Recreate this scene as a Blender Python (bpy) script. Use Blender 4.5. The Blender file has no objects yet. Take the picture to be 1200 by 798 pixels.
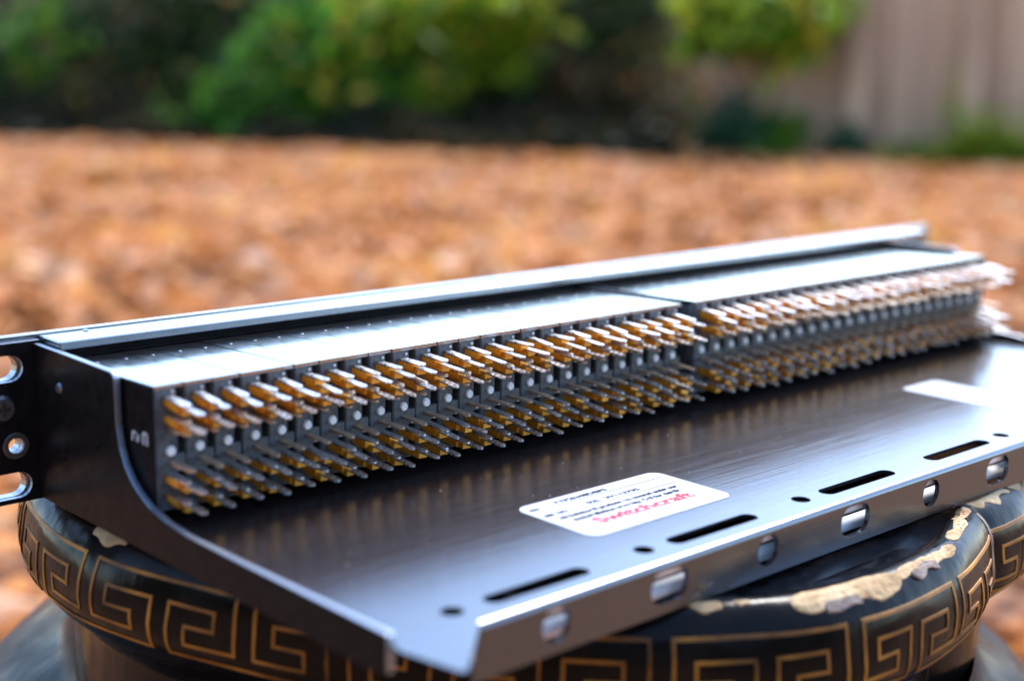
import bpy, bmesh, math, random
import numpy as np
from mathutils import Vector, Matrix
from mathutils.geometry import tessellate_polygon

random.seed(7)
rng = np.random.default_rng(11)
R = math.radians
scene = bpy.context.scene
COL = scene.collection

# ------------------------------------------------------------------ camera, sky, sun, exposure
MM = 0.001
BASE = 430.0                       # height (mm) of the patch bay's tray above the ground


def W(x, y, z):                    # patch-bay millimetres -> world metres
    return Vector((x * MM, y * MM, (z + BASE) * MM))


cam_d = bpy.data.cameras.new('camera')
cam = bpy.data.objects.new('camera', cam_d)
COL.objects.link(cam)
cam.location = W(-164.1, -298.15, 111.51)
cam.rotation_euler = (R(78.76), R(-0.89), R(-42.44))
cam_d.sensor_width = 36.0
cam_d.lens = 50.38
cam_d.clip_start = 0.02
cam_d.clip_end = 500
cam_d.dof.use_dof = True
cam_d.dof.focus_distance = 0.396
cam_d.dof.aperture_fstop = 6.3
scene.camera = cam

world = bpy.data.worlds.new('World')
scene.world = world
world.use_nodes = True
wn = world.node_tree
sky = wn.nodes.new('ShaderNodeTexSky')
sky.sky_type = 'NISHITA'
sky.sun_disc = False
SUN_EL, SUN_ROT = R(46), R(72)
sky.sun_elevation = SUN_EL
sky.sun_rotation = SUN_ROT
sky.air_density = 1.0
sky.dust_density = 0.5
sky.ozone_density = 2.5
bg = wn.nodes['Background']
bg.inputs['Strength'].default_value = 0.15
wn.links.new(sky.outputs[0], bg.inputs[0])

sun_d = bpy.data.lights.new('sun', 'SUN')
sun_d.energy = 1.35
sun_d.angle = R(20)
sun_d.color = (1.0, 0.96, 0.90)
sun = bpy.data.objects.new('sun', sun_d)
COL.objects.link(sun)
# direction towards the sun (sky rotation is measured from +Y, clockwise seen from above)
sd = Vector((math.sin(SUN_ROT) * math.cos(SUN_EL), math.cos(SUN_ROT) * math.cos(SUN_EL), math.sin(SUN_EL)))
sun.rotation_euler = sd.to_track_quat('Z', 'Y').to_euler()

scene.view_settings.view_transform = 'Standard'
scene.view_settings.look = 'None'
scene.view_settings.gamma = 1.0
scene.view_settings.use_curve_mapping = False
scene.view_settings.exposure = 2.4

# ------------------------------------------------------------------ materials


def mat(name, color=(0.5, 0.5, 0.5), rough=0.5, metal=0.0, spec=0.5, noise=None, bump=None, ramp=None,
        attr=None, coat=0.0, coat_rough=0.1, rough_noise=None, aniso=0.0, ior=1.5, trans=0.0, coords='Object'):
    m = bpy.data.materials.new(name)
    m.use_nodes = True
    nt = m.node_tree
    b = nt.nodes['Principled BSDF']
    b.inputs['Base Color'].default_value = (*color, 1)
    b.inputs['Roughness'].default_value = rough
    b.inputs['Metallic'].default_value = metal
    b.inputs['Specular IOR Level'].default_value = spec
    b.inputs['IOR'].default_value = ior
    b.inputs['Coat Weight'].default_value = coat
    b.inputs['Coat Roughness'].default_value = coat_rough
    b.inputs['Anisotropic'].default_value = aniso
    tc = nt.nodes.new('ShaderNodeTexCoord')

    def mapped(scale):
        mp = nt.nodes.new('ShaderNodeMapping')
        mp.inputs['Scale'].default_value = scale
        nt.links.new(tc.outputs[coords], mp.inputs['Vector'])
        return mp.outputs[0]

    def tex(scale, detail=4.0, s=1.0):
        n = nt.nodes.new('ShaderNodeTexNoise')
        n.inputs['Scale'].default_value = s
        n.inputs['Detail'].default_value = detail
        nt.links.new(mapped(scale), n.inputs['Vector'])
        return n.outputs['Fac']

    def rampnode(stops, fac):
        r = nt.nodes.new('ShaderNodeValToRGB')
        el = r.color_ramp.elements
        while len(el) < len(stops):
            el.new(0.5)
        for e, (p, c) in zip(el, stops):
            e.position = p
            e.color = (*c, 1)
        nt.links.new(fac, r.inputs[0])
        return r.outputs[0]
    if attr:
        a = nt.nodes.new('ShaderNodeAttribute')
        a.attribute_name = attr
        c = rampnode(ramp, a.outputs['Fac'])
        nt.links.new(c, b.inputs['Base Color'])
    elif noise:
        c = rampnode(ramp, tex(*noise))
        nt.links.new(c, b.inputs['Base Color'])
    if bump:
        bn = nt.nodes.new('ShaderNodeBump')
        bn.inputs['Strength'].default_value = bump[2]
        bn.inputs['Distance'].default_value = bump[3]
        nt.links.new(tex(bump[0], bump[1]), bn.inputs['Height'])
        nt.links.new(bn.outputs[0], b.inputs['Normal'])
    if rough_noise:
        sc, dt, lo, hi = rough_noise
        mr = nt.nodes.new('ShaderNodeMapRange')
        mr.inputs['From Min'].default_value = 0.3
        mr.inputs['From Max'].default_value = 0.7
        mr.inputs['To Min'].default_value = lo
        mr.inputs['To Max'].default_value = hi
        nt.links.new(tex(sc, dt), mr.inputs['Value'])
        nt.links.new(mr.outputs[0], b.inputs['Roughness'])
    if trans > 0:      # thin leaves let light through
        out = nt.nodes['Material Output']
        tr = nt.nodes.new('ShaderNodeBsdfTranslucent')
        mx = nt.nodes.new('ShaderNodeMixShader')
        mx.inputs[0].default_value = trans
        if b.inputs['Base Color'].links:
            nt.links.new(b.inputs['Base Color'].links[0].from_socket, tr.inputs['Color'])
        else:
            tr.inputs['Color'].default_value = (*color, 1)
        nt.links.new(b.outputs[0], mx.inputs[1])
        nt.links.new(tr.outputs[0], mx.inputs[2])
        nt.links.new(mx.outputs[0], out.inputs[0])
    return m


M = {}
# brushed black-anodised aluminium: grain runs along X
M['anodised'] = mat('anodised_tray', rough=0.24, spec=0.5, ior=2.0,
                    noise=((14, 900, 900), 3.0), ramp=[(0.3, (0.010, 0.006, 0.006)), (0.7, (0.020, 0.013, 0.013))],
                    bump=((18, 1600, 1600), 2.0, 0.10, 0.0004), rough_noise=((25, 700, 700), 3.0, 0.18, 0.245))
M['anodised'].node_tree.nodes['Principled BSDF'].inputs['Specular Tint'].default_value = (0.80, 0.89, 1.0, 1)  # blue of the reflected sky put into the sheen's tint
M['anodised_plain'] = mat('anodised_plate', rough=0.3, spec=0.045, ior=1.45,
                          noise=((300, 300, 300), 3.0), ramp=[(0.3, (0.006, 0.005, 0.005)), (0.7, (0.012, 0.010, 0.010))],
                          rough_noise=((200, 200, 200), 3.0, 0.26, 0.4))
M['edge'] = M['anodised_plain']
M['raw_edge'] = mat('bare_sheet_edge', rough=0.42, metal=0.9, color=(0.30, 0.33, 0.38))
M['rail'] = mat('satin_rail', rough=0.22, spec=0.5, ior=3.6,
                noise=((30, 900, 900), 3.0), ramp=[(0.3, (0.010, 0.010, 0.011)), (0.7, (0.018, 0.018, 0.019))],
                rough_noise=((60, 600, 600), 3.0, 0.18, 0.28))
M['jack_black'] = mat('black_phenolic', rough=0.14, spec=0.5, ior=3.6, color=(0.006, 0.006, 0.007),
                      rough_noise=((260, 260, 260), 3.0, 0.09, 0.17))
M['jack_grey'] = mat('grey_jack_plastic', rough=0.5, noise=((400, 400, 400), 4.0),
                     ramp=[(0.3, (0.045, 0.047, 0.049)), (0.7, (0.115, 0.12, 0.123))], spec=0.3)
M['tin'] = mat('tinned_brass', rough=0.3, metal=0.92, noise=((500, 500, 500), 3.0),
               ramp=[(0.3, (0.50, 0.465, 0.44)), (0.75, (0.78, 0.76, 0.74))], rough_noise=((700, 700, 700), 2.0, 0.20, 0.40))
M['brass'] = mat('brass', rough=0.3, metal=0.5, noise=((400, 400, 400), 3.0),
                 ramp=[(0.3, (0.72, 0.26, 0.014)), (0.75, (0.92, 0.42, 0.035))])
M['dull'] = mat('dull_bronze', rough=0.35, metal=0.7, color=(0.55, 0.40, 0.27))
M['white'] = mat('white_nylon', rough=0.35, color=(0.80, 0.80, 0.79))
M['white_matt'] = mat('added_bar_white', rough=0.9, spec=0.05, color=(0.86, 0.86, 0.87))
M['screw'] = mat('zinc_screw', rough=0.35, metal=0.9, color=(0.16, 0.165, 0.18))
M['paper'] = mat('white_label_stock', rough=0.7, color=(0.46, 0.46, 0.47), spec=0.03)
M['ink'] = mat('black_ink', rough=0.9, spec=0.0, color=(0.008, 0.008, 0.02))
M['ink_red'] = mat('red_ink', rough=0.9, spec=0.0, color=(0.80, 0.06, 0.075))
M['ink_grey'] = mat('grey_ink', rough=0.9, spec=0.0, color=(0.25, 0.25, 0.32))
M['ink_white'] = mat('white_print', rough=0.5, color=(0.65, 0.65, 0.65))
M['glaze'] = mat('black_brown_glaze', rough=0.2, spec=0.1, noise=((55, 55, 55), 6.0),
                 ramp=[(0.3, (0.003, 0.0028, 0.003)), (0.62, (0.007, 0.005, 0.004)), (0.8, (0.026, 0.014, 0.008))],
                 bump=((90, 90, 40), 5.0, 0.35, 0.0015), rough_noise=((70, 70, 70), 4.0, 0.12, 0.34))
M['glaze_in'] = mat('black_gloss_glaze', rough=0.06, spec=0.8, noise=((400, 400, 400), 6.0),
                    ramp=[(0.5, (0.006, 0.006, 0.008)), (0.72, (0.02, 0.02, 0.025))])
M['glaze_body'] = mat('blue_black_glaze', rough=0.25, spec=0.035, noise=((25, 25, 25), 6.0),
                      ramp=[(0.3, (0.005, 0.008, 0.014)), (0.7, (0.015, 0.021, 0.033))],
                      bump=((30, 30, 30), 4.0, 0.3, 0.004), rough_noise=((40, 40, 40), 4.0, 0.2, 0.5))
M['gold'] = mat('worn_gold_paint', rough=0.55, metal=0.2, spec=0.3, noise=((60, 60, 60), 6.0),
                ramp=[(0.3, (0.04, 0.016, 0.006)), (0.52, (0.25, 0.098, 0.012)), (0.75, (0.46, 0.19, 0.022))])
M['clay'] = mat('bare_clay', rough=0.9, noise=((120, 120, 120), 6.0),
                ramp=[(0.3, (0.30, 0.165, 0.065)), (0.55, (0.50, 0.33, 0.165)), (0.8, (0.60, 0.45, 0.27))],
                bump=((400, 400, 400), 5.0, 0.6, 0.0012))
M['clay_dark'] = mat('stained_clay', rough=0.9, noise=((200, 200, 200), 5.0),
                     ramp=[(0.35, (0.14, 0.10, 0.08)), (0.7, (0.30, 0.22, 0.17))])
M['soil'] = mat('leafy_soil', rough=0.95, noise=((16, 16, 16), 8.0),
                ramp=[(0.3, (0.10, 0.05, 0.025)), (0.5, (0.28, 0.12, 0.05)), (0.7, (0.46, 0.22, 0.10))],
                bump=((20, 20, 20), 6.0, 0.6, 0.03))
M['litter'] = mat('dry_leaves', rough=0.85, spec=0.12, attr='rnd', trans=0.3,
                  ramp=[(0.0, (0.10, 0.035, 0.014)), (0.22, (0.40, 0.14, 0.035)), (0.45, (0.60, 0.235, 0.07)),
                        (0.66, (0.64, 0.29, 0.125)), (0.80, (0.70, 0.36, 0.19)), (0.95, (0.80, 0.50, 0.31)), (1.0, (0.74, 0.38, 0.08))])
M['bark'] = mat('shrub_bark', rough=0.9, noise=((30, 30, 8), 5.0), ramp=[(0.3, (0.04, 0.028, 0.02)), (0.7, (0.12, 0.085, 0.06))])


def foliage(name, stops):
    return mat(name, rough=0.45, attr='rnd', ramp=stops, trans=0.45, spec=0.2)


M['fol_dark'] = foliage('dark_evergreen_leaves', [(0, (0.008, 0.016, 0.006)), (0.6, (0.024, 0.048, 0.012)), (0.9, (0.07, 0.12, 0.018)), (1, (0.26, 0.13, 0.04))])
M['fol_green'] = foliage('green_leaves', [(0, (0.012, 0.045, 0.006)), (0.45, (0.045, 0.15, 0.012)), (0.82, (0.13, 0.29, 0.02)), (0.93, (0.30, 0.36, 0.03)), (1, (0.55, 0.28, 0.03))])
M['fol_lime'] = foliage('yellow_green_leaves', [(0, (0.04, 0.09, 0.006)), (0.45, (0.15, 0.26, 0.010)), (0.8, (0.33, 0.40, 0.02)), (1, (0.58, 0.33, 0.03))])
M['fol_blue'] = foliage('blue_green_leaves', [(0, (0.010, 0.035, 0.018)), (0.6, (0.03, 0.09, 0.045)), (1, (0.08, 0.16, 0.06))])
M['fol_olive'] = foliage('olive_brown_leaves', [(0, (0.010, 0.012, 0.005)), (0.4, (0.035, 0.030, 0.010)), (0.75, (0.10, 0.055, 0.02)), (1, (0.24, 0.12, 0.04))])
M['fence'] = mat('weathered_fence', rough=0.85, noise=((9, 9, 1.0), 5.0),
                 ramp=[(0.3, (0.26, 0.145, 0.078)), (0.6, (0.48, 0.29, 0.17)), (0.85, (0.60, 0.38, 0.24))],
                 bump=((40, 40, 3), 4.0, 0.4, 0.01))

# ------------------------------------------------------------------ helpers


def link(name, me, m=None, parent=None):
    o = bpy.data.objects.new(name, me)
    COL.objects.link(o)
    if m is not None and me is not None:
        for mm_ in (m if isinstance(m, (list, tuple)) else [m]):
            me.materials.append(mm_)
    if parent is not None:
        o.parent = parent
    return o


def empty(name, loc):
    o = bpy.data.objects.new(name, None)
    o.empty_display_size = 0.02
    o.location = loc
    COL.objects.link(o)
    return o


def tag(o, label=None, cat=None, group=None, kind=None):
    if label:
        o['label'] = label
    if cat:
        o['category'] = cat
    if group:
        o['group'] = group
    if kind:
        o['kind'] = kind
    return o


def mesh(name, verts, faces, mats_idx=None, smooth=False):
    me = bpy.data.meshes.new(name)
    me.from_pydata([tuple(v) for v in verts], [], faces)
    if mats_idx is not None:
        me.polygons.foreach_set('material_index', mats_idx)
    if smooth:
        me.polygons.foreach_set('use_smooth', [True] * len(me.polygons))
    me.update()
    return me


class Geo:
    """collects plain shapes (millimetres) into one mesh"""

    def __init__(self):
        self.v, self.f, self.m = [], [], []

    def add(self, v, f, m=0):
        n = len(self.v)
        self.v += [tuple(p) for p in v]
        self.f += [tuple(i + n for i in q) for q in f]
        self.m += [m] * len(f)

    def box(self, x0, x1, y0, y1, z0, z1, m=0):
        v = [(x0, y0, z0), (x1, y0, z0), (x1, y1, z0), (x0, y1, z0), (x0, y0, z1), (x1, y0, z1), (x1, y1, z1), (x0, y1, z1)]
        self.add(v, [(3, 2, 1, 0), (4, 5, 6, 7), (0, 1, 5, 4), (1, 2, 6, 5), (2, 3, 7, 6), (3, 0, 4, 7)], m)

    def plate(self, outer, holes, t0, t1, place, m=0, mside=None):
        """flat plate with holes: 2-D outlines, thickness t0..t1 along the third axis; place(u, v, t) -> xyz"""
        loops = [outer] + holes
        tris = tessellate_polygon([[Vector((p[0], p[1], 0)) for p in lp] for lp in loops])
        flat = [p for lp in loops for p in lp]
        n = len(flat)
        v = [place(p[0], p[1], t0) for p in flat] + [place(p[0], p[1], t1) for p in flat]
        f = []
        for t in tris:
            f.append(tuple(t))
            f.append(tuple(i + n for i in reversed(t)))
        ms = [m] * len(f)
        s = 0
        for lp in loops:
            k = len(lp)
            for i in range(k):
                j = (i + 1) % k
                f.append((s + i, s + j, s + j + n, s + i + n))
                ms.append(m if mside is None else mside)
            s += k
        b = len(self.v)
        self.v += [tuple(p) for p in v]
        self.f += [tuple(i + b for i in q) for q in f]
        self.m += ms

    def cyl(self, c, axis, r, h, seg=16, m=0, r2=None):
        r2 = r if r2 is None else r2
        ax = Vector(axis).normalized()
        a = ax.orthogonal().normalized()
        bb = ax.cross(a)
        c = Vector(c)
        v = []
        for k in range(seg):
            d = a * math.cos(2 * math.pi * k / seg) + bb * math.sin(2 * math.pi * k / seg)
            v.append(c + d * r)
        for k in range(seg):
            d = a * math.cos(2 * math.pi * k / seg) + bb * math.sin(2 * math.pi * k / seg)
            v.append(c + d * r2 + ax * h)
        f = [tuple(range(seg))[::-1], tuple(range(seg, 2 * seg))]
        f += [(i, (i + 1) % seg, (i + 1) % seg + seg, i + seg) for i in range(seg)]
        self.add(v, f, m)

    def build(self, name, mats, parent=None, origin=(0, 0, 0), smooth=False, bevel=0.0, scale=MM, recalc=True, seg=2):
        ox, oy, oz = origin
        me = mesh(name, [((x - ox) * scale, (y - oy) * scale, (z - oz) * scale) for x, y, z in self.v], self.f, self.m, smooth)
        if recalc:
            bm = bmesh.new()
            bm.from_mesh(me)
            bmesh.ops.remove_doubles(bm, verts=bm.verts, dist=1e-7)
            bmesh.ops.recalc_face_normals(bm, faces=bm.faces)
            bm.to_mesh(me)
            bm.free()
        o = link(name, me, mats, parent)
        o.location = (ox * scale, oy * scale, oz * scale)
        if bevel > 0:
            md = o.modifiers.new('bevel', 'BEVEL')
            md.width = bevel * scale
            md.segments = seg
            md.limit_method = 'ANGLE'
            md.angle_limit = R(35)
            md.use_clamp_overlap = True
        return o


def arc(cx, cy, r, a0, a1, n):
    return [(cx + r * math.cos(R(a0 + (a1 - a0) * i / n)), cy + r * math.sin(R(a0 + (a1 - a0) * i / n))) for i in range(n + 1)]


def circle(cx, cy, r, n=24):
    return arc(cx, cy, r, 0, 360, n)[:-1]


def obround(x0, x1, cy, r, n=10):
    return arc(x1 - r, cy, r, -90, 90, n) + arc(x0 + r, cy, r, 90, 270, n)


def rrect(x0, x1, y0, y1, r, n=6):
    return arc(x1 - r, y0 + r, r, -90, 0, n) + arc(x1 - r, y1 - r, r, 0, 90, n) + arc(x0 + r, y1 - r, r, 90, 180, n) + arc(x0 + r, y0 + r, r, 180, 270, n)


XY = lambda u, v, t: (u, v, t)
XZ = lambda u, v, t: (u, t, v)
YZ = lambda u, v, t: (t, u, v)

# background frame: u to the right of the camera's heading, v ahead of it (metres, on the ground)
CAM = cam.location
HEAD = R(42.44)
FW = Vector((math.sin(HEAD), math.cos(HEAD), 0))
RT = Vector((math.cos(HEAD), -math.sin(HEAD), 0))


def G(u, v, z=0.0):
    p = CAM + FW * v + RT * u
    return Vector((p.x, p.y, z))


# ------------------------------------------------------------------ ground
gs = 60
gv, gf = [], []
N = 60
for j in range(N + 1):
    for i in range(N + 1):
        x = (i / N * 2 - 1)
        y = (j / N * 2 - 1)
        x = math.copysign(abs(x) ** 2.2, x) * gs
        y = math.copysign(abs(y) ** 2.2, y) * gs
        d = math.hypot(x, y)
        gv.append((x, y, (0.02 * math.sin(x * 1.3) * math.cos(y * 1.7) - 0.012) * min(1, max(0, (d - .6) / 2))))
for j in range(N):
    for i in range(N):
        a = j * (N + 1) + i
        gf.append((a, a + 1, a + N + 2, a + N + 1))
ground = link('ground', mesh('ground', gv, gf, smooth=True), M['soil'])
tag(ground, kind='structure')


def leaf_cloud(name, pos, size, mat_, parent=None, flat=0.0, origin=Vector((0, 0, 0)), attr=None, narrow=0.5):
    """many bent pointed leaves, 4 triangles each, with a random number per leaf"""
    n = len(pos)
    pos = np.asarray(pos) - np.array(origin)
    size = np.asarray(size)[:, None]
    yaw = rng.uniform(0, 2 * np.pi, n)
    if flat > 0:
        tz = np.clip(rng.normal(0, flat, n), -1.1, 1.1)
    else:
        tz = rng.uniform(-1.1, 1.1, n)
    roll = rng.normal(0, 0.35 if flat > 0 else 0.9, n)
    d = np.c_[np.cos(yaw) * np.cos(tz), np.sin(yaw) * np.cos(tz), np.sin(tz)]
    up = np.array([0, 0, 1.0])
    s = np.cross(d, up)
    s /= np.linalg.norm(s, axis=1)[:, None] + 1e-9
    nn = np.cross(s, d)
    s2 = s * np.cos(roll)[:, None] + nn * np.sin(roll)[:, None]
    n2 = np.cross(s2, d)
    bend = rng.normal(0.12, 0.1, n)[:, None]
    wd = rng.uniform(narrow * 0.7, narrow * 1.3, n)[:, None] * 0.5
    V = np.stack([pos - d * size * .5,
                  pos + s2 * size * wd + n2 * size * bend,
                  pos + d * size * .5 - n2 * size * bend,
                  pos - s2 * size * wd + n2 * size * bend], axis=1).reshape(-1, 3)
    idx = np.arange(n) * 4
    F = np.stack([np.c_[idx, idx + 1, idx + 2], np.c_[idx, idx + 2, idx + 3]], axis=1).reshape(-1, 3)
    me = bpy.data.meshes.new(name)
    me.vertices.add(len(V))
    me.vertices.foreach_set('co', V.ravel())
    me.loops.add(F.size)
    me.loops.foreach_set('vertex_index', F.ravel())
    me.polygons.add(len(F))
    me.polygons.foreach_set('loop_start', np.arange(0, F.size, 3))
    me.polygons.foreach_set('loop_total', np.full(len(F), 3))
    a = me.attributes.new('rnd', 'FLOAT', 'POINT')
    val = rng.uniform(0, 1, n) if attr is None else attr
    a.data.foreach_set('value', np.repeat(val, 4).astype(np.float32))
    me.update(calc_edges=True)
    o = link(name, me, mat_, parent)
    o.location = origin
    return o


# fallen leaves: thick in front of the camera out to the shrub bed, uneven in tone
P, S, A = [], [], []
n_l = 52000
v_ = 0.55 + 9.6 * np.sqrt(rng.uniform(0, 1, n_l))
u_ = rng.uniform(-1, 1, n_l) * (0.55 * v_ + 0.5)
u_, v_ = u_, v_
ph = np.sin(u_ * 2.1 + v_ * 1.3) * np.sin(u_ * 3.7 - v_ * 2.3 + 1.0) * 0.10 + np.sin(u_ * 6.1 + 2 * v_) * np.sin(v_ * 5.2) * 0.12
for k in range(n_l):
    p = G(u_[k], v_[k], 0)
    if v_[k] > 7.42 - .26 * u_[k] + (.1 if u_[k] < .72 else .85) + .07 * math.sin(u_[k] * 7):
        continue
    if (p.x - .156) ** 2 + (p.y - .04) ** 2 < .16 ** 2:
        continue
    P.append((p.x, p.y, 0.012 + 0.03 * random.random()))
    S.append(random.uniform(0.05, 0.125))
    A.append(min(1, max(0, random.betavariate(1.2, 1.1) + ph[k] * 1.6 + .02)))
litter = leaf_cloud('fallen_leaves', P, S, M['litter'], flat=0.28, attr=np.array(A), narrow=0.62)
tag(litter, 'brown and orange fallen leaves covering the ground', 'leaves', kind='stuff')


# ------------------------------------------------------------------ fence and shrubs
def bed(u):
    return 7.42 - 0.26 * u


bv = []
for i in range(41):
    u = -7 + i * .196
    bv += [tuple(G(u, bed(u) + .04 * math.sin(u * 9), .012)), tuple(G(u, bed(u) + 6, .012))]
bed_o = link('planting_bed', mesh('planting_bed', bv, [(2 * i, 2 * i + 2, 2 * i + 3, 2 * i + 1) for i in range(40)]), mat('dark_mulch', rough=.95, spec=.1, noise=((9, 9, 9), 7.0), ramp=[(.3, (.012, .008, .005)), (.6, (.035, .02, .012)), (.85, (.12, .05, .02))]))
tag(bed_o, kind='structure')


def run(label, u0, u1, off, posts, h0):
    fo = G(u0, bed(u0) + off, 0)
    fence = empty('board_fence', fo)
    tag(fence, label, 'fence')
    d = (G(1, bed(1)) - G(0, bed(0))).normalized()
    ang = math.atan2(d.y, d.x)
    n = int((u1 - u0) / .1445)
    for i in range(n):
        u = u0 + i * .1445
        bw = 0.160 + random.uniform(-.003, .003)
        h = h0 + random.uniform(-.02, .02)
        g = Geo()
        th = 0.011
        g.plate([(-bw / 2, 0.0), (bw / 2, 0.0), (bw / 2, h - .03), (bw / 2 - .03, h), (-bw / 2 + .03, h), (-bw / 2, h - .03)], [], -th, th, XZ)
        o = g.build('board', M['fence'], fence, scale=1.0)
        p = G(u, bed(u) + off + (i % 2) * .026) - fo
        o.location = (p.x, p.y, 0.0)
        o.rotation_euler = (random.uniform(-.01, .01), 0, ang + random.uniform(-.04, .04))
    um = (u0 + u1) / 2
    for z in (0.3, 1.0):
        g = Geo()
        hl = (u1 - u0) / 2 * 1.02
        g.box(-hl, hl, -0.02, 0.02, z - .045, z + .045)
        o = g.build('rail', M['fence'], fence, scale=1.0)
        p = G(um, bed(um) + off + .065) - fo
        o.location = (p.x, p.y, 0)
        o.rotation_euler = (0, 0, ang)
    for u, front in posts:
        g = Geo()
        g.box(-.05, .05, -.05, .05, 0, h0 + .04)
        o = g.build('post', M['fence'], fence, scale=1.0)
        p = G(u, bed(u) + off + (-.07 if front else .14)) - fo
        o.location = (p.x, p.y, 0)
        o.rotation_euler = (0, 0, ang)


run('weathered brown board fence standing in view behind the low shrubs at right', 1.22, 4.6, .95, [(1.86, True), (2.42, True), (3.6, False)], 1.12)
run('shadowed board fence behind the dark evergreen shrubs', -5.4, 1.6, 2.6, [(-4.6, False), (-2.6, False), (-.6, False), (1.3, False)], 1.4)


def pix(px, py, v):
    """a place in the garden seen at photo position px, py, v metres ahead"""
    d = cam.rotation_euler.to_matrix() @ Vector(((px - 600) / 1679.34, -(py - 399) / 1679.34, -1))
    hv = d.x * FW.x + d.y * FW.y
    return CAM + d * (v / hv)


def shrub(name, label, blobs, m, n, leaf=(0.05, 0.09), v0=8.6, group='shrubs along the fence', hollow=0.25, stems=6, fuzzy=True):
    """blobs: (px, py, v, rx, rz) crown lobes; leaves fill their volume, denser at the outside"""
    cs = [pix(b[0], b[1], b[2]) for b in blobs]
    cen = sum(cs, Vector()) / len(cs)
    base = Vector((cen.x, cen.y, 0.0))
    root = empty(name, base)
    tag(root, label, 'shrub', group)
    vol = np.array([b[3] ** 2 * b[4] for b in blobs])
    cnt = np.maximum(30, (n * vol / vol.sum()).astype(int))
    P, S = [], []
    for c, b, k in zip(cs, blobs, cnt):
        q = rng.normal(size=(k, 3))
        q /= np.linalg.norm(q, axis=1)[:, None]
        rr = (hollow + (1 - hollow) * rng.uniform(0, 1, k)) ** 0.6
        if fuzzy:
            rr *= rng.uniform(.4, 1.75, k)
        rr *= 1 + 0.22 * np.sin(q[:, 0] * 5 + c.x * 3) * np.sin(q[:, 2] * 6 + c.y) + 0.1 * rng.normal(size=k)
        pts = np.array(c) + q * rr[:, None] * np.array([b[3], b[3], b[4]])
        keep = pts[:, 2] > 0.02
        P.append(pts[keep])
    P = np.concatenate(P)
    S = rng.uniform(leaf[0], leaf[1], len(P))
    leaf_cloud('crown', P - np.array(base), S, m, root, narrow=0.55)
    # stems: bent tapered limbs from the base into the lobes
    g = Geo()
    for k in range(stems):
        c = cs[k % len(cs)] - base
        tip = Vector((c.x + random.uniform(-.1, .1), c.y + random.uniform(-.1, .1), max(.15, c.z)))
        st = Vector((random.uniform(-.08, .08), random.uniform(-.08, .08), 0))
        mid = st.lerp(tip, 0.5) + Vector((random.uniform(-.06, .06), random.uniform(-.06, .06), .03))
        for a, b_, r0, r1 in ((st, mid, .017, .012), (mid, tip, .012, .004)):
            d = b_ - a
            g.cyl(a, d, r0, d.length, 7, r2=r1)
    g.build('stem', M['bark'], root, scale=1.0)
    return root


# deep dark evergreens (back row)
shrub('evergreen_shrub', 'tall dark evergreen shrub at the far left of the bed',
      [(-60, 40, 9.5, .6, .75), (40, 60, 9.3, .55, .7), (130, 50, 9.4, .5, .75), (60, 130, 9.0, .5, .35), (-90, 110, 9.1, .5, .45)],
      M['fol_dark'], 5200, (.06, .10))
shrub('evergreen_shrub', 'near black evergreen shrub in the gap left of the bright green bush',
      [(200, 50, 9.4, .5, .75), (270, 40, 9.6, .5, .75), (170, 120, 9.1, .42, .36), (230, 135, 9.0, .38, .3)],
      M['fol_dark'], 4200, (.06, .10))
shrub('evergreen_shrub', 'dark evergreen shrub behind the bright green bush',
      [(380, 50, 9.7, .6, .75), (470, 80, 9.5, .5, .6), (560, 60, 9.6, .55, .75), (600, 135, 9.1, .4, .33), (500, 140, 9.0, .4, .3)],
      M['fol_dark'], 5200, (.06, .10))
shrub('evergreen_shrub', 'tall dark shrub in the middle of the bed before the fence',
      [(690, 40, 9.1, .40, .7), (745, 45, 9.0, .36, .7), (660, 120, 8.9, .3, .36), (730, 120, 8.8, .34, .4)],
      M['fol_dark'], 4600, (.06, .10))
shrub('brown_shrub', 'thin brown shrub with bare twigs before the fence',
      [(760, 125, 8.3, .24, .26), (800, 150, 8.2, .14, .12), (705, 130, 8.3, .22, .24), (660, 90, 8.4, .16, .2)],
      M['fol_olive'], 1300, (.05, .09))
shrub('brown_shrub', 'dim brown twiggy shrub at the foot of the dark evergreen',
      [(90, 130, 8.75, .3, .2), (160, 120, 8.8, .25, .2)],
      M['fol_olive'], 600, (.05, .09))
# green shrubs in front
shrub('green_shrub', 'bright green bushy shrub standing forward at the leaf edge',
      [(300, 130, 8.35, .26, .26), (250, 150, 8.3, .2, .18), (340, 100, 8.5, .26, .25), (320, 165, 8.2, .22, .12), (400, 130, 8.45, .24, .18), (450, 105, 8.5, .2, .14), (360, 50, 8.7, .3, .25)],
      M['fol_green'], 1900, (.08, .17))
shrub('yellow_green_shrub', 'yellow green leafy shrub rising right of the bright green bush',
      [(540, 20, 8.6, .32, .22), (600, 25, 8.6, .26, .26), (470, 20, 8.7, .25, .2), (520, 125, 8.4, .12, .14), (615, 90, 8.5, .1, .12), (410, 70, 8.5, .15, .12), (570, 90, 8.6, .22, .16), (480, 110, 8.4, .12, .1)],
      M['fol_lime'], 1300, (.08, .17))
shrub('green_shrub', 'sparse green branches at the upper left over the dark shrubs',
      [(40, 40, 8.8, .3, .22), (50, 90, 8.8, .2, .15), (5, 60, 8.8, .2, .2)],
      M['fol_green'], 140, (.08, .16))
shrub('yellow_green_shrub', 'yellow green shrub overhanging the fence',
      [(840, 10, 7.75, .2, .2), (890, 25, 7.7, .24, .18), (940, 15, 7.65, .2, .18), (820, 50, 7.75, .12, .1), (930, 60, 7.65, .12, .08)],
      M['fol_lime'], 900, (.08, .16))
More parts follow.
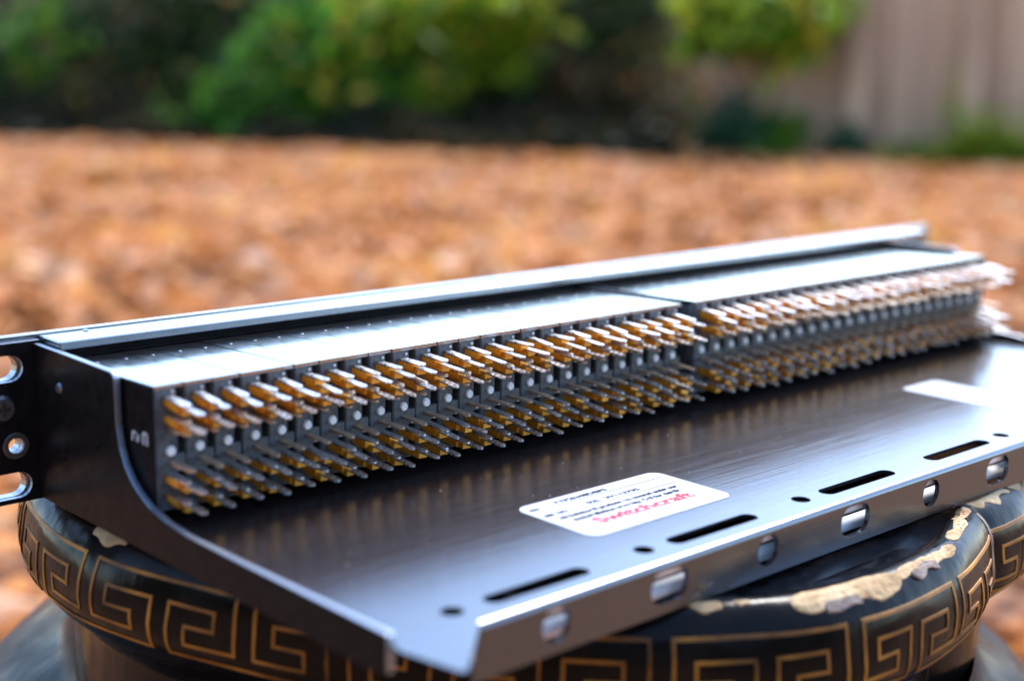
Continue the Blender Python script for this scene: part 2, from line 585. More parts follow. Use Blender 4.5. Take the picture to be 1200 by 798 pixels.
shrub('low_shrub', 'low blue green shrub at the foot of the fence',
      [(865, 150, 7.7, .17, .16), (835, 165, 7.75, .12, .1), (880, 178, 7.6, .14, .08)],
      M['fol_blue'], 750, (.05, .08))
shrub('low_shrub', 'low bright green shrub touching the blue green one',
      [(918, 160, 7.6, .12, .12), (905, 182, 7.55, .1, .07)],
      M['fol_green'], 420, (.05, .08))
shrub('low_shrub', 'smallest round shrub at the foot of the fence',
      [(992, 172, 7.5, .11, .1)],
      M['fol_blue'], 330, (.05, .08))
shrub('low_shrub', 'low yellow green tuft beside the smallest round shrub',
      [(1050, 190, 7.35, .1, .06), (1075, 185, 7.35, .08, .06)],
      M['fol_lime'], 200, (.05, .08))
shrub('yellow_green_shrub', 'low spreading yellow green shrub at the right edge',
      [(1150, 172, 7.2, .17, .14), (1195, 185, 7.15, .15, .12), (1110, 185, 7.25, .1, .08), (1120, 130, 7.3, .05, .1)],
      M['fol_lime'], 800, (.05, .08))

# unseen hedge added behind the photographer to keep the near sides in shade
hr = empty('added_shade_hedge', G(0, -3.5, 0))
tag(hr, 'unseen dark hedge added behind the viewpoint to shade the near sides', 'hedge')
P = []
for k in range(15000):
    u = random.uniform(-9, 9)
    v = -2.9 - random.random() ** 2 * 1.2 + .012 * u * u * 1.0
    z = random.random() ** .8 * (2.1 + .4 * math.sin(u * 1.7) + .2 * math.sin(u * 5))
    p = G(u, v) - hr.location
    P.append((p.x, p.y, z))
leaf_cloud('crown', P, rng.uniform(.12, .28, len(P)), M['fol_dark'], hr, narrow=.6)
g = Geo()
for k in range(24):
    u = -9 + k * .78
    p = G(u, -3.5 + .012 * u * u) - hr.location
    g.cyl((p.x, p.y, 0), (random.uniform(-.06, .06), random.uniform(-.06, .06), 1), .05, 1.8, 8, r2=.015)
g.build('stem', M['bark'], hr, scale=1.0)

# low dark undergrowth filling the bed's edge in front of the evergreens
P, A = [], []
for k in range(17000):
    u = -5.0 + 5.85 * random.random() ** .9
    v = bed(u) - .05 + random.random() ** 1.4 * 1.9 + .10 * math.sin(u * 5) + .06 * math.sin(u * 13 + 1)
    hmax = .07 + .24 * (v - bed(u)) + .05 * math.sin(u * 9 + v * 4)
    p = G(u, v)
    P.append((p.x, p.y, .02 + random.random() * max(.05, hmax)))
    A.append(min(1, max(0, random.betavariate(1.2, 3.6) + .12 * math.sin(u * 4.4 + 2 * v))))
ug = leaf_cloud('undergrowth', P, rng.uniform(.05, .12, len(P)), M['fol_olive'], attr=np.array(A), narrow=.55)
tag(ug, 'dark brown green undergrowth along the edge of the bed', 'undergrowth', kind='stuff')

# ------------------------------------------------------------------ ceramic pot under the patch bay
PC = (156.0, 40.0)
pot = empty('ceramic_pot', (PC[0] * MM, PC[1] * MM, 0))
tag(pot, 'black glazed ceramic pot with gold Greek key band and chipped rim', 'pot')
ptop = Vector((PC[0], PC[1], -9.46 + .033 * PC[1]))
# leans a little so that its rim carries the tray's lip and the panel's foot
TILT = math.atan(.033)
RT_TAB = [(0, 160), (60, 159), (120, 158), (150, 158), (160, 160.5), (170, 163.5), (177, 164), (185, 163.6), (193, 160.2), (200, 158), (215, 157),
          (232, 158), (239, 160.8), (247, 162.4), (253, 163.6), (258.5, 162), (265, 160), (272, 158), (276, 156), (281, 154), (286.9, 150.6),
          (287.3, 150.6), (290, 154.2), (294, 157.3), (300, 161), (310, 163), (330, 161.5), (360, 160)]


def rline(t):
    t = t % 360
    return float(np.interp(t, [a for a, b in RT_TAB], [b for a, b in RT_TAB]))


# smooth everywhere except over the cusp
def rsm(t):
    t = t % 360
    w = min(4.0, abs(t - 287.1))
    if w < .05:
        return rline(t)
    return sum(rline(t + w * k / 4) for k in range(-4, 5)) / 9


def tilt(p):     # pot-local mm (z from the rim) -> patch-bay mm
    x, y, z = p
    c, s = math.cos(TILT), math.sin(TILT)
    return (x + ptop.x, y * c - z * s + ptop.y, y * s + z * c + ptop.z)


# collar profile: (offset from the border-line radius, height below the rim)
PROF = [(-13.5, -4.5), (-11.6, -2.2), (-10, -.8), (-8, 0), (-6, -.2), (-4, -1.2), (-2, -3), (-.6, -5), (.4, -7), (1.4, -10), (2.2, -14), (2.6, -18), (2.2, -22), (1.0, -25),
        (-1, -28), (-4, -31), (-8, -34), (-11, -37), (-12, -41), (-12, -55), (-12, -70)]


def prof(z):
    """collar offset at height z (outer side)"""
    pr_ = PROF[3:]
    return float(np.interp(-z, [-b for a, b in pr_], [a for a, b in pr_]))


def uneven(t, z):
    return .21 * math.sin(t * .21 + z * .4) + .15 * math.sin(t * .53 - z * .23)


def cpt(t, z, lift=0.0):
    r = rsm(t) + prof(z) + lift + uneven(t, z)
    return (r * math.cos(R(t)), r * math.sin(R(t)), z)


def to_pot(p):      # patch-bay mm -> pot object's local metres
    return ((p[0] - PC[0]) * MM, (p[1] - PC[1]) * MM, (p[2] + BASE) * MM)


def pot_mesh(name, verts, faces, m, parent=pot, smooth=True):
    return link(name, mesh(name, [to_pot(tilt(p)) for p in verts], faces, None, smooth), m, parent)


TH = sorted(set([i * 1.5 for i in range(240)] + [286.6, 286.9, 287.1, 287.3, 287.6]))
nt_, np_ = len(TH), len(PROF)
vv, ff = [], []
for t in TH:
    for (o_, z_) in PROF:
        r = rsm(t) + o_ + uneven(t, z_)
        vv.append((r * math.cos(R(t)), r * math.sin(R(t)), z_))
for i in range(nt_):
    j = (i + 1) % nt_
    for k in range(np_ - 1):
        ff.append((i * np_ + k, i * np_ + k + 1, j * np_ + k + 1, j * np_ + k))
pot_mesh('rim_collar', vv, ff, M['glaze'])

# inner dish (glossy black glaze) just below the rim
vv, ff = [], []
rings = [(-11.4, -2.3), (-13, -3.0), (-18, -3.3), (-45, -3.6), (-90, -3.8), (-150, -4)]
for t in TH:
    for (o_, z_) in rings:
        r = max(2.0, rsm(t) + o_)
        vv.append((r * math.cos(R(t)), r * math.sin(R(t)), z_))
nr = len(rings)
for i in range(nt_):
    j = (i + 1) % nt_
    for k in range(nr - 1):
        ff.append((i * nr + k, j * nr + k, j * nr + k + 1, i * nr + k + 1))
ff.append(tuple(i * nr + nr - 1 for i in range(nt_)))
pot_mesh('inner_dish', vv, ff, M['glaze_in'])

# body: neck, wide shoulder, belly and foot
BODY = [(147, -58), (148, -64), (154, -69), (164, -74), (176, -82), (190, -96), (203, -118), (212, -150), (214, -190), (206, -240), (190, -290), (168, -340), (150, -375), (146, -400), (150, -424), (120, -424)]
vv, ff = [], []
nb = len(BODY)
for i in range(120):
    t = i * 3
    for (r, z_) in BODY:
        r2 = r * (1 + .006 * math.sin(R(t) * 3 + z_ * .02) + .004 * math.sin(R(t) * 7 - z_ * .05))
        vv.append((r2 * math.cos(R(t)), r2 * math.sin(R(t)), z_))
for i in range(120):
    j = (i + 1) % 120
    for k in range(nb - 1):
        ff.append((i * nb + k, i * nb + k + 1, j * nb + k + 1, j * nb + k))
pot_mesh('body', vv, ff, M['glaze_body'])

# gold Greek key: one raised line per key, alternately standing and hanging, joined along the borders
Z_TOP, Z_BOT = -6.2, -24.5
KN = 42
KA = list(np.interp(range(KN + 3), [0, 21, 27, 28, 29, 30, KN], [-3.1, 184.9, 238.7, 247.5, 256.2, 264.0, 356.9]))
KA[-2], KA[-1] = KA[0] + 360 + 8.9, KA[1] + 360 + 8.9


def ribbon(pts, width=.85, lift=0.28):
    """flat raised gold line through (theta, z) points on the collar"""
    V_, F_ = [], []
    w = width / 2
    wt = math.degrees(w / 160)
    for (t0, z0), (t1, z1) in zip(pts[:-1], pts[1:]):
        hor = abs(t1 - t0) > 1e-6
        n = max(2, int(abs(t1 - t0) / .7)) if hor else max(3, int(abs(z1 - z0) / 1.5))
        if hor:
            s = 1 if t1 > t0 else -1
            a0, a1 = t0 - s * wt, t1 + s * wt
            qa = [(a0 + (a1 - a0) * i / n, z0 - w) for i in range(n + 1)]
            qb = [(a0 + (a1 - a0) * i / n, z0 + w) for i in range(n + 1)]
            lf = lift
        else:
            qa = [(t0 - wt, z0 + (z1 - z0) * i / n) for i in range(n + 1)]
            qb = [(t0 + wt, z0 + (z1 - z0) * i / n) for i in range(n + 1)]
            lf = lift + .03
        b = len(V_)
        for (ta, za), (tb, zb) in zip(qa, qb):
            V_ += [cpt(ta, za, lf), cpt(tb, zb, lf), cpt(ta, za, -.6), cpt(tb, zb, -.6)]
        for i in range(n):
            a = b + i * 4
            c = a + 4
            F_ += [(a, a + 1, c + 1, c), (a, c, c + 2, a + 2), (a + 1, a + 3, c + 3, c + 1)]
        F_ += [(b, b + 2, b + 3, b + 1), (b + n * 4, b + n * 4 + 1, b + n * 4 + 3, b + n * 4 + 2)]
    return V_, F_


zl = lambda v: Z_BOT + (Z_TOP - Z_BOT) * v
for i in range(KN):
    t0 = KA[i]
    unit = (KA[i + 1] - t0) * .78
    t_next = KA[i + 1] + (KA[i + 2] - KA[i + 1]) * .78
    T = lambda a: t0 + a * unit
    if i % 2 == 1:
        path = [(1, 0), (1, .72), (.27, .72), (.27, .46), (.70, .46), (.70, .2), (0, .2), (0, 1)]
        nxt = (t_next, 1)
    else:
        path = [(1, 1), (1, .2), (.27, .2), (.27, .46), (.70, .46), (.70, .72), (0, .72), (0, 0)]
        nxt = (t_next, 0)
    pts = [(T(a), zl(v)) for a, v in path] + [(nxt[0], zl(nxt[1]))]
    a_mid = (t0 + unit / 2) % 360
    V_, F_ = ribbon(pts)
    pot_mesh('key_line', V_, F_, M['gold'], smooth=False)


# chipped places: bare clay in ragged patches over the rim
def patch(name, t0, t1, z_in, z_out, m, lift=.22, seed=0, rough=.5):
    """ragged patch running over the rim. s: 0 inside top .. 1 outside low, along the profile"""
    rnd = random.Random(seed)
    nt2, ns = max(14, int((t1 - t0) * 4)), 11
    prof_s = []      # arc-length parametrised outer profile
    pr_ = PROF[2:]
    ls = [0]
    for a, b in zip(pr_[:-1], pr_[1:]):
        ls.append(ls[-1] + math.hypot(a[0] - b[0], a[1] - b[1]))

    def ps(s):
        return float(np.interp(s, ls, [a for a, b in pr_])), float(np.interp(s, ls, [b for a, b in pr_]))
    V_, F_ = [], []
    def wander(step):
        xs_, ys_ = [0.0], [rnd.uniform(-1, 1)]
        while xs_[-1] < nt2:
            xs_.append(xs_[-1] + rnd.uniform(.5, 1.6) * step)
            ys_.append(rnd.uniform(-1, 1))
        return [float(np.interp(i, xs_, ys_)) for i in range(nt2 + 1)]
    off1, off2 = wander(4.0), wander(6.0)
    for i in range(nt2 + 1):
        f = i / nt2
        env = math.sqrt(max(0, 1 - abs(2 * f - 1) ** 4))
        mid = (z_in + z_out) / 2
        h = (z_out - z_in) / 2
        s0 = mid - h * env + off1[i] * rough * env
        s1 = mid + h * env * (0.8 + .25 * math.sin(f * 9 + seed)) + off2[i] * rough * 2.2 * env
        for k in range(ns):
            s = s0 + (s1 - s0) * k / (ns - 1)
            o_, z_ = ps(max(0, s))
            t = t0 + (t1 - t0) * f
            edge = min(k, ns - 1 - k) / ((ns - 1) / 2)
            ll = lift * (1 if edge > 0 and 0 < i < nt2 else -1.2) + rnd.uniform(-.09, .09)
            r = rsm(t) + o_ + ll * .8 + uneven(t, z_)
            V_.append((r * math.cos(R(t)), r * math.sin(R(t)), z_ + ll * .7))
    for i in range(nt2):
        for k in range(ns - 1):
            a = i * ns + k
            F_.append((a, a + 1, a + ns + 1, a + ns))
    pot_mesh(name, V_, F_, m, smooth=False)


patch('chip', 182.2, 187.4, 3.0, 10.5, M['clay'], seed=3, rough=.5)
patch('chip', 239.6, 243.6, 2.2, 6.4, M['clay'], seed=4, rough=.6)
patch('chip', 244.6, 246.2, 2.8, 5.2, M['clay'], seed=5, rough=.4)
patch('chip', 249.5, 263.0, 1.2, 10.0, M['clay'], seed=6, rough=.8)
patch('chip', 262.0, 274.5, 3.2, 7.6, M['clay'], seed=7, rough=.7)
patch('chip', 275.0, 286.6, 1.0, 5.2, M['clay'], seed=8, rough=.9)
patch('chip', 287.5, 296.0, 0.2, 6.5, M['clay'], seed=9, rough=1.1)
patch('chip', 296.5, 303.0, 1.2, 5.5, M['clay'], seed=12, rough=1.0)
patch('stain', 252.5, 257.0, 6.0, 10.5, M['clay_dark'], lift=.6, seed=10, rough=.6)
patch('stain', 264.5, 269.5, 4.8, 8.8, M['clay_dark'], lift=.6, seed=11, rough=.6)
# broken edge running down at the step in the wall
V_, F_ = [], []
rr_ = random.Random(5)
zs_ = [-1 - i * 1.6 for i in range(18)]
for z_ in zs_:
    j1, j2 = rr_.uniform(-.12, .12), rr_.uniform(-.12, .12)
    V_ += [cpt(286.3 + j1, z_, .25), cpt(286.75 + j2, z_, .7), cpt(287.05, z_, -.3)]
for i in range(len(zs_) - 1):
    a = i * 3
    F_ += [(a, a + 1, a + 4, a + 3), (a + 1, a + 2, a + 5, a + 4)]
pot_mesh('broken_edge', V_, F_, M['clay_dark'], smooth=False)
V_, F_ = [], []
for i in range(16):      # crumbs on the broken rim
    t, z_, s = rr_.uniform(279, 286.4), rr_.uniform(-1.5, .3), rr_.uniform(.5, 1.3)
    x, y, z0 = cpt(t, 0, rr_.uniform(-3, 2))
    b = len(V_)
    V_ += [(x + rr_.uniform(-s, s), y + rr_.uniform(-s, s), z_ + rr_.uniform(0, s * 1.6)) for _ in range(4)]
    F_ += [(b, b + 1, b + 2), (b, b + 1, b + 3), (b, b + 2, b + 3), (b + 1, b + 2, b + 3)]
cr = pot_mesh('crumbs', V_, F_, M['clay'], smooth=False)
tag(cr, kind='stuff')

# ------------------------------------------------------------------ patch bay
bay = empty('patch_bay', W(0, 0, 0))
tag(bay, 'black rack patch bay seen from behind, lying on the ceramic pot', 'patch bay')
PIT = 7.84
COLX = [k * PIT for k in range(24)] + [24.86 * PIT + k * PIT * .970 for k in range(24)]
X_R = COLX[-1] + 3.9              # right end of the jacks
XL, XRP = -6.9, X_R + 3.0         # outer faces of the side plates

# tray with slots and holes, corner tab beyond the bend
T_ = 95.4
slots = [(23.4, 53.5), (81, 113), (141.4, 173.8), (192, 224.4), (253, 285), (312, 342.5)]
holes_x = [14.7, 72.6, 132.7, 234.0, 295, 352]
g = Geo()
outer = [(XL + 1.9, -93.6), (XL + 1.2, -95.6), (-2.8, -110.6), (-1.6, -110.9), (14.2, -96.2), (15.4, -94.0),
         (361.5, -94.0), (363, -96), (378, -110), (XRP - 1.5, -95.6), (XRP - 1.9, -93.6), (XRP - 1.9, 58.8), (XL + 1.9, 58.8)]
g.plate(outer, [obround(a, b, -87.4, 2.5, 8) for a, b in slots] + [circle(x, -87.0, 2.55, 20) for x in holes_x], -1.0, 0, XY, 0, 1)
g.build('tray', [M['anodised'], M['edge']], bay)
# rear lip: rounded bend, then the hanging strip with round and long holes
g = Geo()
LH = -12.4
big = [72.3, 145.2, 217.5, 290.0, 353]
small = [36.3, 108.4, 181.5, 253.8, 321]
RB = 1.7
lx0, lx1 = 15.3, 361.5
g.plate([(lx0 - 1.6, LH), (lx1 + 1.6, LH), (lx1, -RB), (lx0, -RB)],
        [circle(x, -5.9, 4.1, 22) for x in small if x < 345] + [rrect(x - 6.3, x + 6.3, -10.1, -1.9, 3.6, 6) for x in big if x < 350],
        -94.0 - RB, -94.0 - RB + 1.4, XZ)
nb_ = 6
b0 = len(g.v)
for x in (lx0, lx1):
    for rr2 in (RB, RB - 1.4):
        for i in range(nb_ + 1):
            a = R(90 + 90 * i / nb_)
            g.v.append((x, -94.0 + rr2 * math.cos(a), -RB + rr2 * math.sin(a)))
q = nb_ + 1
for i in range(nb_):
    o1, i1 = b0 + i, b0 + q + i
    o2, i2 = b0 + 2 * q + i, b0 + 3 * q + i
    for fc in ((o1, o1 + 1, o2 + 1, o2), (i1, i2, i2 + 1, i1 + 1), (o1, i1, i1 + 1, o1 + 1), (o2, o2 + 1, i2 + 1, i2)):
        g.f.append(fc)
        g.m.append(0)
lip = g.build('rear_lip', M['anodised'], bay, bevel=.12)

# white bars added behind the lip to brighten what shows through its holes
g = Geo()
g.cyl((20, -91.9, -3.6), (1, 0, 0), 1.7, 336, 14)
g.build('added_white_bar', M['white_matt'], bay, smooth=True)
g = Geo()
g.cyl((20, -88.3, -10.4), (1, 0, 0), 2.0, 336, 14)
g.build('added_white_bar', M['white_matt'], bay, smooth=True)

# side plates with the swept-down profile
side = [(58.8, -6.6), (58.8, 35.4), (16.2, 35.2), (15.0, 34.8), (14.3, 33.8), (14.1, 30), (13.9, 22), (12.6, 17), (10.4, 12.9), (7.6, 10.0), (4.0, 7.6), (-1.5, 5.1), (-9.7, 3.4),
        (-19, 2.6), (-40, 2.6), (-92.9, 2.9), (-93.5, 2.3), (-93.5, -5.2), (-90, -6.4)]
for x0, x1 in ((XL, XL + 1.8), (XRP - 1.8, XRP)):
    g = Geo()
    g.plate(side, [], x0, x1, YZ, 0, 1)
    sp = g.build('side_plate', [M['edge'], M['raw_edge']], bay, bevel=.3)
    s = -1 if x0 < 0 else 1
    xo = x0 if s < 0 else x1
    for (yy, zz, r_) in ((44.0, 26.0, 1.5), (43, 8, 1.2), (24, 15, 1.0)):
        g = Geo()
        g.cyl((xo, yy, zz), (s, 0, 0), r_, .7, 14, r2=r_ * .7)
        g.build('screw', M['screw'] if r_ > 1.3 else M['edge'], sp)

# ear brackets folded out at the front, and the front panel they carry
ZP0, ZP1 = -7.35, 37.4
for s in (-1, 1):
    X = (lambda x: x) if s < 0 else (lambda x: 376 - x)
    e_out = [(X(-5.0), ZP0 + .3), (X(-44), ZP0 + .3), (X(-44), ZP1 - 1.2), (X(-5.0), ZP1 - 1.2)]
    hl = [[(X(x), z) for x, z in obround(-28, -10.0, 29.4, 3.5, 8)], [(X(x), z) for x, z in obround(-28, -9.0, -2.2, 3.5, 8)],
          [(X(x), z) for x, z in circle(-13.2, 8.8, 2.2, 16)]]
    g = Geo()
    g.plate(e_out, hl, 58.6, 60.4, XZ, 0, 1)
    ear = g.build('rack_ear', [M['edge'], M['raw_edge']], bay, bevel=.3)
    g = Geo()      # ring washer with a hole through, and a cross-head screw
    g.plate([(X(x), z) for x, z in circle(-13.2, 8.8, 3.6, 20)], [[(X(x), z) for x, z in circle(-13.2, 8.8, 2.1, 16)]], 57.7, 58.5, XZ)
    g.build('washer', M['screw'], ear, bevel=.2)
    g = Geo()
    g.cyl((X(-16.2), 58.6, 19.0), (0, -1, 0), 3.7, 1.2, 20, r2=2.9)
    g.box(X(-16.2) - 1.7, X(-16.2) + 1.7, 57.2, 57.5, 18.6, 19.4, 1)
    g.box(X(-16.2) - .4, X(-16.2) + .4, 57.15, 57.5, 17.3, 20.7, 1)
    g.build('screw', [M['screw'], M['jack_black']], ear)
pan_h = []
for X in ((lambda x: x), (lambda x: 376 - x)):
    pan_h += [[(X(x), z) for x, z in obround(-29, -10.8, 29.4, 3.4, 8)], [(X(x), z) for x, z in obround(-29, -9.8, -2.2, 3.4, 8)],
              [(X(x), z) for x, z in circle(-13.2, 8.8, 2.2, 16)]]
g = Geo()
jack_holes = [circle(x, z, 2.4, 10) for x in COLX for z in (8.5, 24.5)]
g.plate(rrect(-53.3, 429.3, ZP0, ZP1, 1.2, 3), pan_h + jack_holes, 60.6, 63.8, XZ)
g.build('front_panel', M['rail'], bay, bevel=.2)
# top rail: the flat extrusion behind the panel, with a stepped underside
g = Geo()
g.box(-4.6, 405, 47.6, 60.2, 34.9, 37.1)
g.build('top_rail', M['rail'], bay, bevel=.3)
g = Geo()
g.box(-4.4, 381.2, 49.0, 57.5, 30.0, 34.7)
g.box(-4.4, 381.2, 48.3, 51, 32.3, 33.0)
g.build('rail_foot', M['edge'], bay, bevel=.2)
g = Geo()
g.cyl((8, 58.6, 37.05), (0, 0, 1), .8, .25, 12)
g.build('rail_screw', M['jack_black'], bay)

# one jack body per column: dark top, grey rear face with sunk slots, one top rivet
JZ0, JZ1 = 3.2, 34.0


def jack_body():
    g = Geo()
    w = 3.82
    g.box(-w, w, 2.6, 57, JZ0, JZ1 - 2.6, 0)
    g.box(-w + .2, w - .2, 2.6, 20, JZ1 - 2.6, JZ1 - 1.7, 0)
    yb, dz = 46.5, 1.35
    g.add([(-w, 0, JZ1 - .9), (w, 0, JZ1 - .9), (w, yb, JZ1 - .9 - dz), (-w, yb, JZ1 - .9 - dz), (-w, 0, JZ1), (w, 0, JZ1), (w, yb, JZ1 - dz), (-w, yb, JZ1 - dz)],
          [(3, 2, 1, 0), (4, 5, 6, 7), (0, 1, 5, 4), (1, 2, 6, 5), (2, 3, 7, 6), (3, 0, 4, 7)], 1)             # top skin
    g.box(-w, 1.7, 0.0, 2.6, JZ0, JZ1 - .9, 0)            # standing web
    g.box(1.7, w, 0.0, 2.6, 12.6, 16.6, 0)                # bridges between the sunk slots
    g.box(1.7, w, 0.5, 2.6, 22.4, 24.0, 0)
    g.box(1.7, w, 0.0, 2.6, JZ0, 4.3, 0)
    g.box(-w + .3, -w + .8, -.25, 0.0, JZ0, JZ1 - 1.2, 0)  # moulded ridge
    g.cyl((.4, 37.0, JZ1 - 1.12), (0, 0, 1), .55, .12, 10, 3, .4)
    g.cyl((.9, -.02, 32.0), (0, -1, 0), .5, .25, 8, 2, .3)
    return g


body0 = None
for i, x in enumerate(COLX):
    if body0 is None:
        o = jack_body().build('jack', [M['jack_grey'], M['jack_black'], M['tin'], M['screw']], bay)
        body0 = o
    else:
        o = bpy.data.objects.new('jack', body0.data)
        COL.objects.link(o)
        o.parent = bay
    o.location = (x * MM, 0, random.uniform(-.00004, .00004))
    o.rotation_euler = (random.uniform(-.0016, .0016), random.uniform(-.0035, .0035), 0)
    if i % 3 == 2:
        o.scale = (.96, 1, 1)
riv = None
for x in COLX:
    if riv is None:
        g = Geo()
        g.cyl((0, 0.0, 0), (0, -1, 0), 1.3, .55, 16, r2=1.05)
        riv = g.build('rivet', M['white'], bay)
        o = riv
    else:
        o = bpy.data.objects.new('rivet', riv.data)
        COL.objects.link(o)
        o.parent = bay
    o.location = (x * MM, 0, 17.6 * MM)
# end blocks between and beside the two jack strips
for (xa, xb, ya) in ((-4.35, -3.95, .4), (COLX[23] + 4.1, COLX[23] + 5.6, 7), (COLX[24] - 5.4, COLX[24] - 4.0, 7), (X_R + .1, X_R + .5, .4)):
    g = Geo()
    g.box(xa, xb, ya, 56.8, 3.4, 33.6)
    g.build('end_plate', M['edge'], bay, bevel=.15)

# solder lugs: brass root block, tinned tongue with an eyelet


def lug_geo(length, kind):
    g = Geo()
    w = 1.25 if kind == 'short' else (1.1 if kind == 'long' else 1.0)
    t = .45
    m = 1 if kind != 'thin' else 2
    ey = length - w * 1.15
    out = [(-w, 0), (-w, -(ey - .3))] \
        + [(w * math.sin(a), -ey - w * 1.15 * math.cos(a)) for a in (R(-80), R(-50), R(-18), R(18), R(50), R(80))] \
        + [(w, -(ey - .3)), (w, 0)]
    hole = [(.34 * math.cos(R(a)), -ey + .2 + .85 * math.sin(R(a))) for a in range(0, 360, 60)]
    g.plate(out, [hole], 0, t, XY, m)
    if kind == 'short':
        g.box(-1.3, 1.75, -6.0, .2, -1.7, -.03, 0)
    elif kind == 'long':
        g.box(-1.15, 1.6, -7.4, .2, -1.5, -.03, 0)
    else:
        g.box(-.9, .9, -4.4, .2, -.5, -.03, 2)
    return g


LM = [M['brass'], M['tin'], M['dull']]
protos = {}


def lug_mesh(kind, length):
    if (kind, length) not in protos:
        g = lug_geo(length, kind)
        me = mesh('lug', [(x * MM, y * MM, z * MM) for x, y, z in g.v], g.f, g.m)
        bm = bmesh.new()
        bm.from_mesh(me)
        bmesh.ops.recalc_face_normals(bm, faces=bm.faces)
        bm.to_mesh(me)
        bm.free()
        for m in LM:
            me.materials.append(m)
        protos[(kind, length)] = me
    return protos[(kind, length)]


SPEC = [(-.35, 30.4, 'short', 9.6), (.55, 29.0, 'long', 14.2), (-.35, 26.2, 'short', 9.6), (.55, 25.0, 'long', 14.2), (.1, 22.6, 'thin', 8.5),
        (.1, 14.4, 'thin', 9.5), (-.35, 11.5, 'short', 9.6), (.55, 10.5, 'long', 14.2), (-.35, 6.8, 'short', 9.6), (.55, 5.8, 'long', 14.2)]
far = Geo()
for i, x in enumerate(COLX):
    for (dx, z, kind, ln) in SPEC:
        jx, jz = random.uniform(-.22, .22), random.uniform(-.15, .15)
        rx, rz, ry = R(random.gauss(3.4, 1.5)), R(random.gauss(0, 2.2)), R(random.gauss(0, 2.2))
        sc = random.uniform(.95, 1.04)
        if i < 30:
            o = bpy.data.objects.new('solder_lug', lug_mesh(kind, ln))
            COL.objects.link(o)
            o.parent = bay
            o.location = ((x + dx + jx) * MM, 0, (z + jz + .45) * MM)
            o.rotation_euler = (rx, ry, rz)
            o.scale = (1, sc, 1)
        else:
            gg = lug_geo(ln, kind)
            mt = Matrix.Translation((x + dx + jx, 0, z + jz + .45)) @ Matrix.Rotation(rz, 4, 'Z') @ Matrix.Rotation(ry, 4, 'Y') @ Matrix.Rotation(rx, 4, 'X')
            b = len(far.v)
            far.v += [tuple(mt @ Vector((p[0], p[1] * sc, p[2]))) for p in gg.v]
            far.f += [tuple(a + b for a in q2) for q2 in gg.f]
            far.m += gg.m
fl = far.build('far_solder_lugs', LM, bay)
tag(fl, kind='stuff')


# ------------------------------------------------------------------ labels and print
def text(body, size, x, y, z, m, parent, name='lettering', bold=0.0, xs=1.0, width=None, rot=(0, 0, 0), shear=0.0):
    cu = bpy.data.curves.new('t', 'FONT')
    cu.body = body
    cu.size = size * MM
    cu.offset = bold * MM
    cu.shear = shear
    cu.resolution_u = 3
    tmp = bpy.data.objects.new('t', cu)
    COL.objects.link(tmp)
    dg = bpy.context.evaluated_depsgraph_get()
    me = bpy.data.meshes.new_from_object(tmp.evaluated_get(dg))
    bpy.data.objects.remove(tmp)
    bpy.data.curves.remove(cu)
    me.materials.clear()
    if width:
        xsv = [v.co.x for v in me.vertices]
        k = width * MM / (max(xsv) - min(xsv))
        for v in me.vertices:
            v.co.x *= k
    o = link(name, me, m, parent)
    o.location = (x * MM, y * MM, z * MM)
    o.rotation_euler = rot
    return o


g = Geo()
g.plate(rrect(69.6, 122.0, -73.9, -45.7, 3.6, 8), [], .01, .14, XY)
lab = g.build('product_label', M['paper'], bay)
lab['label'] = 'white product label with red lettering'
ZT = .17
text('P/N', 1.9, 71.4, -50.4, ZT, M['ink'], lab, width=3.2, bold=.13)
text('TTP2N48DBPS', 2.3, 80.4, -49.6, ZT, M['ink'], lab, width=19.4, bold=.10)
text('SER. NO.', 1.9, 71.4, -55.8, ZT, M['ink'], lab, width=8.2, bold=.13)
text('02L  W113795', 2.3, 87.2, -54.9, ZT, M['ink'], lab, width=19.5, bold=.10)
text('All Switchcraft products are covered under our', 2.35, 73.2, -59.4, ZT, M['ink'], lab, width=43.4, bold=.14)
text('limited lifetime warranty. Call for details.', 2.35, 75.2, -62.3, ZT, M['ink'], lab, width=39.5, bold=.14)
text('Switchcraft', 5.7, 78.4, -67.6, ZT, M['ink_red'], lab, width=35.6, bold=.2)
g = Geo()
g.box(77, 119.4, -50.8, -50.5, .141, ZT)
g.build('ruled_line', M['ink'], lab)
g = Geo()
g.box(82, 119.0, -56.2, -55.9, .141, ZT)
g.build('ruled_line', M['ink'], lab)
g = Geo()
rr_ = random.Random(3)
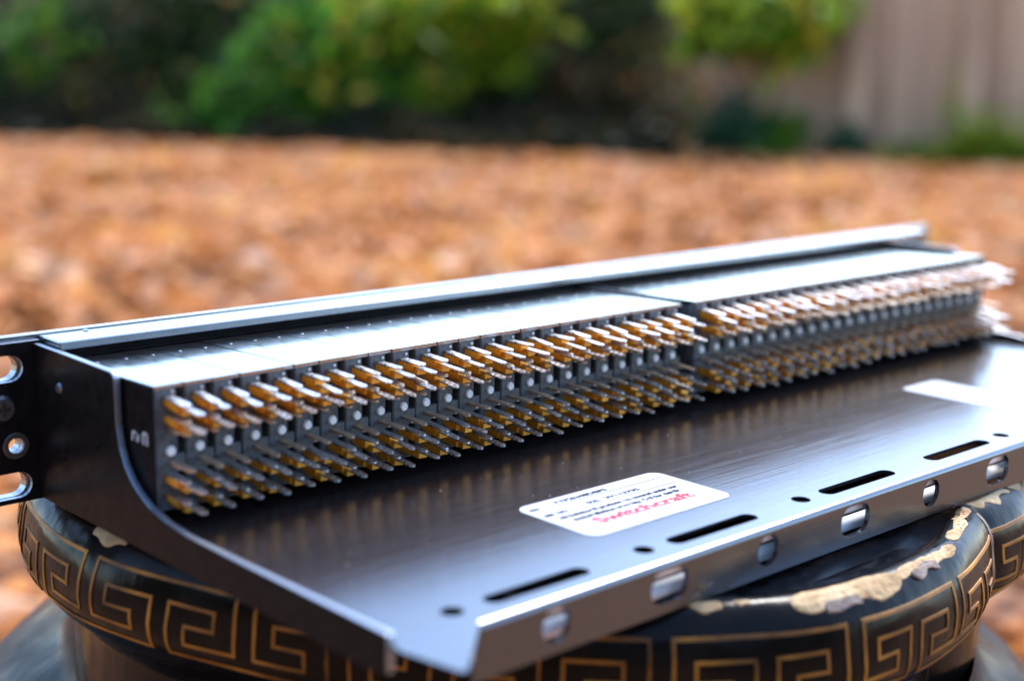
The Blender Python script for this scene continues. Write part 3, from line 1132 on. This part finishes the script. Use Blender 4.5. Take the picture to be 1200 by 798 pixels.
for y, xa, xb in ((-69.4, 81, 113), (-71.8, 73, 118), (-73.0, 90, 103)):      # tiny print too small to read
    x = xa
    while x < xb:
        w = rr_.uniform(.35, .7)
        if rr_.random() < .8:
            g.box(x, x + w * .35, y, y + rr_.uniform(.5, .8), .141, ZT)
            g.box(x + w * .5, x + w, y + rr_.uniform(0, .4), y + rr_.uniform(.45, .8), .141, ZT)
        x += w + .25
fp = g.build('fine_print', M['ink_grey'], lab)
tag(fp, kind='stuff')

g = Geo()
g.plate(rrect(264.0, 286.5, -86, -32.3, 3.0, 8), [], .01, .14, XY)
lb2 = g.build('blank_label', M['paper'], bay)
lb2['label'] = 'blank white label strip on the tray'

# white moulded mark on the near end plate
g = Geo()
for y0, hgt in ((10.4, 2.4), (8.6, 1.9), (5.2, 3.1)):
    wd_ = 1.9
    if y0 == 8.6:
        wd_ = 1.1
    zb_ = 18.9
    g.box(-4.44, -4.36, y0 - .25, y0 + .25, zb_, zb_ + hgt)
    g.box(-4.44, -4.36, y0 - wd_ - .25, y0 - wd_ + .25, zb_, zb_ + hgt)
    zt_ = zb_ + hgt if y0 != 8.6 else zb_ + .5
    g.box(-4.44, -4.36, y0 - wd_ - .25, y0 + .25, zt_ - .5, zt_ + .02)
g.build('moulded_mark', M['ink_white'], bay)

# small paint nicks on the lip and dust specks on the tray
g = Geo()
for (x, z, sx, sz) in ((81.5, -10.6, 1.5, .55), (86.4, -9.2, 1.3, .5)):
    n = 8
    g.add([(x + sx * math.cos(R(a)) * (1 + .2 * math.sin(a)), -95.76, z + sz * math.sin(R(a)) + .25 * math.cos(R(a))) for a in range(0, 360, 45)], [tuple(range(n))])
g.build('paint_nick', M['screw'], bay, recalc=False)
g = Geo()
for _ in range(60):
    x, y, s = random.uniform(0, 370), random.uniform(-82, -18), random.uniform(.05, .13)
    if 69 < x < 123 and -75 < y < -45:
        continue
    g.box(x - s, x + s * random.uniform(.5, 2), y - s, y + s, .005, .005 + s)
d_ = g.build('dust', M['paper'], bay)
tag(d_, kind='stuff')
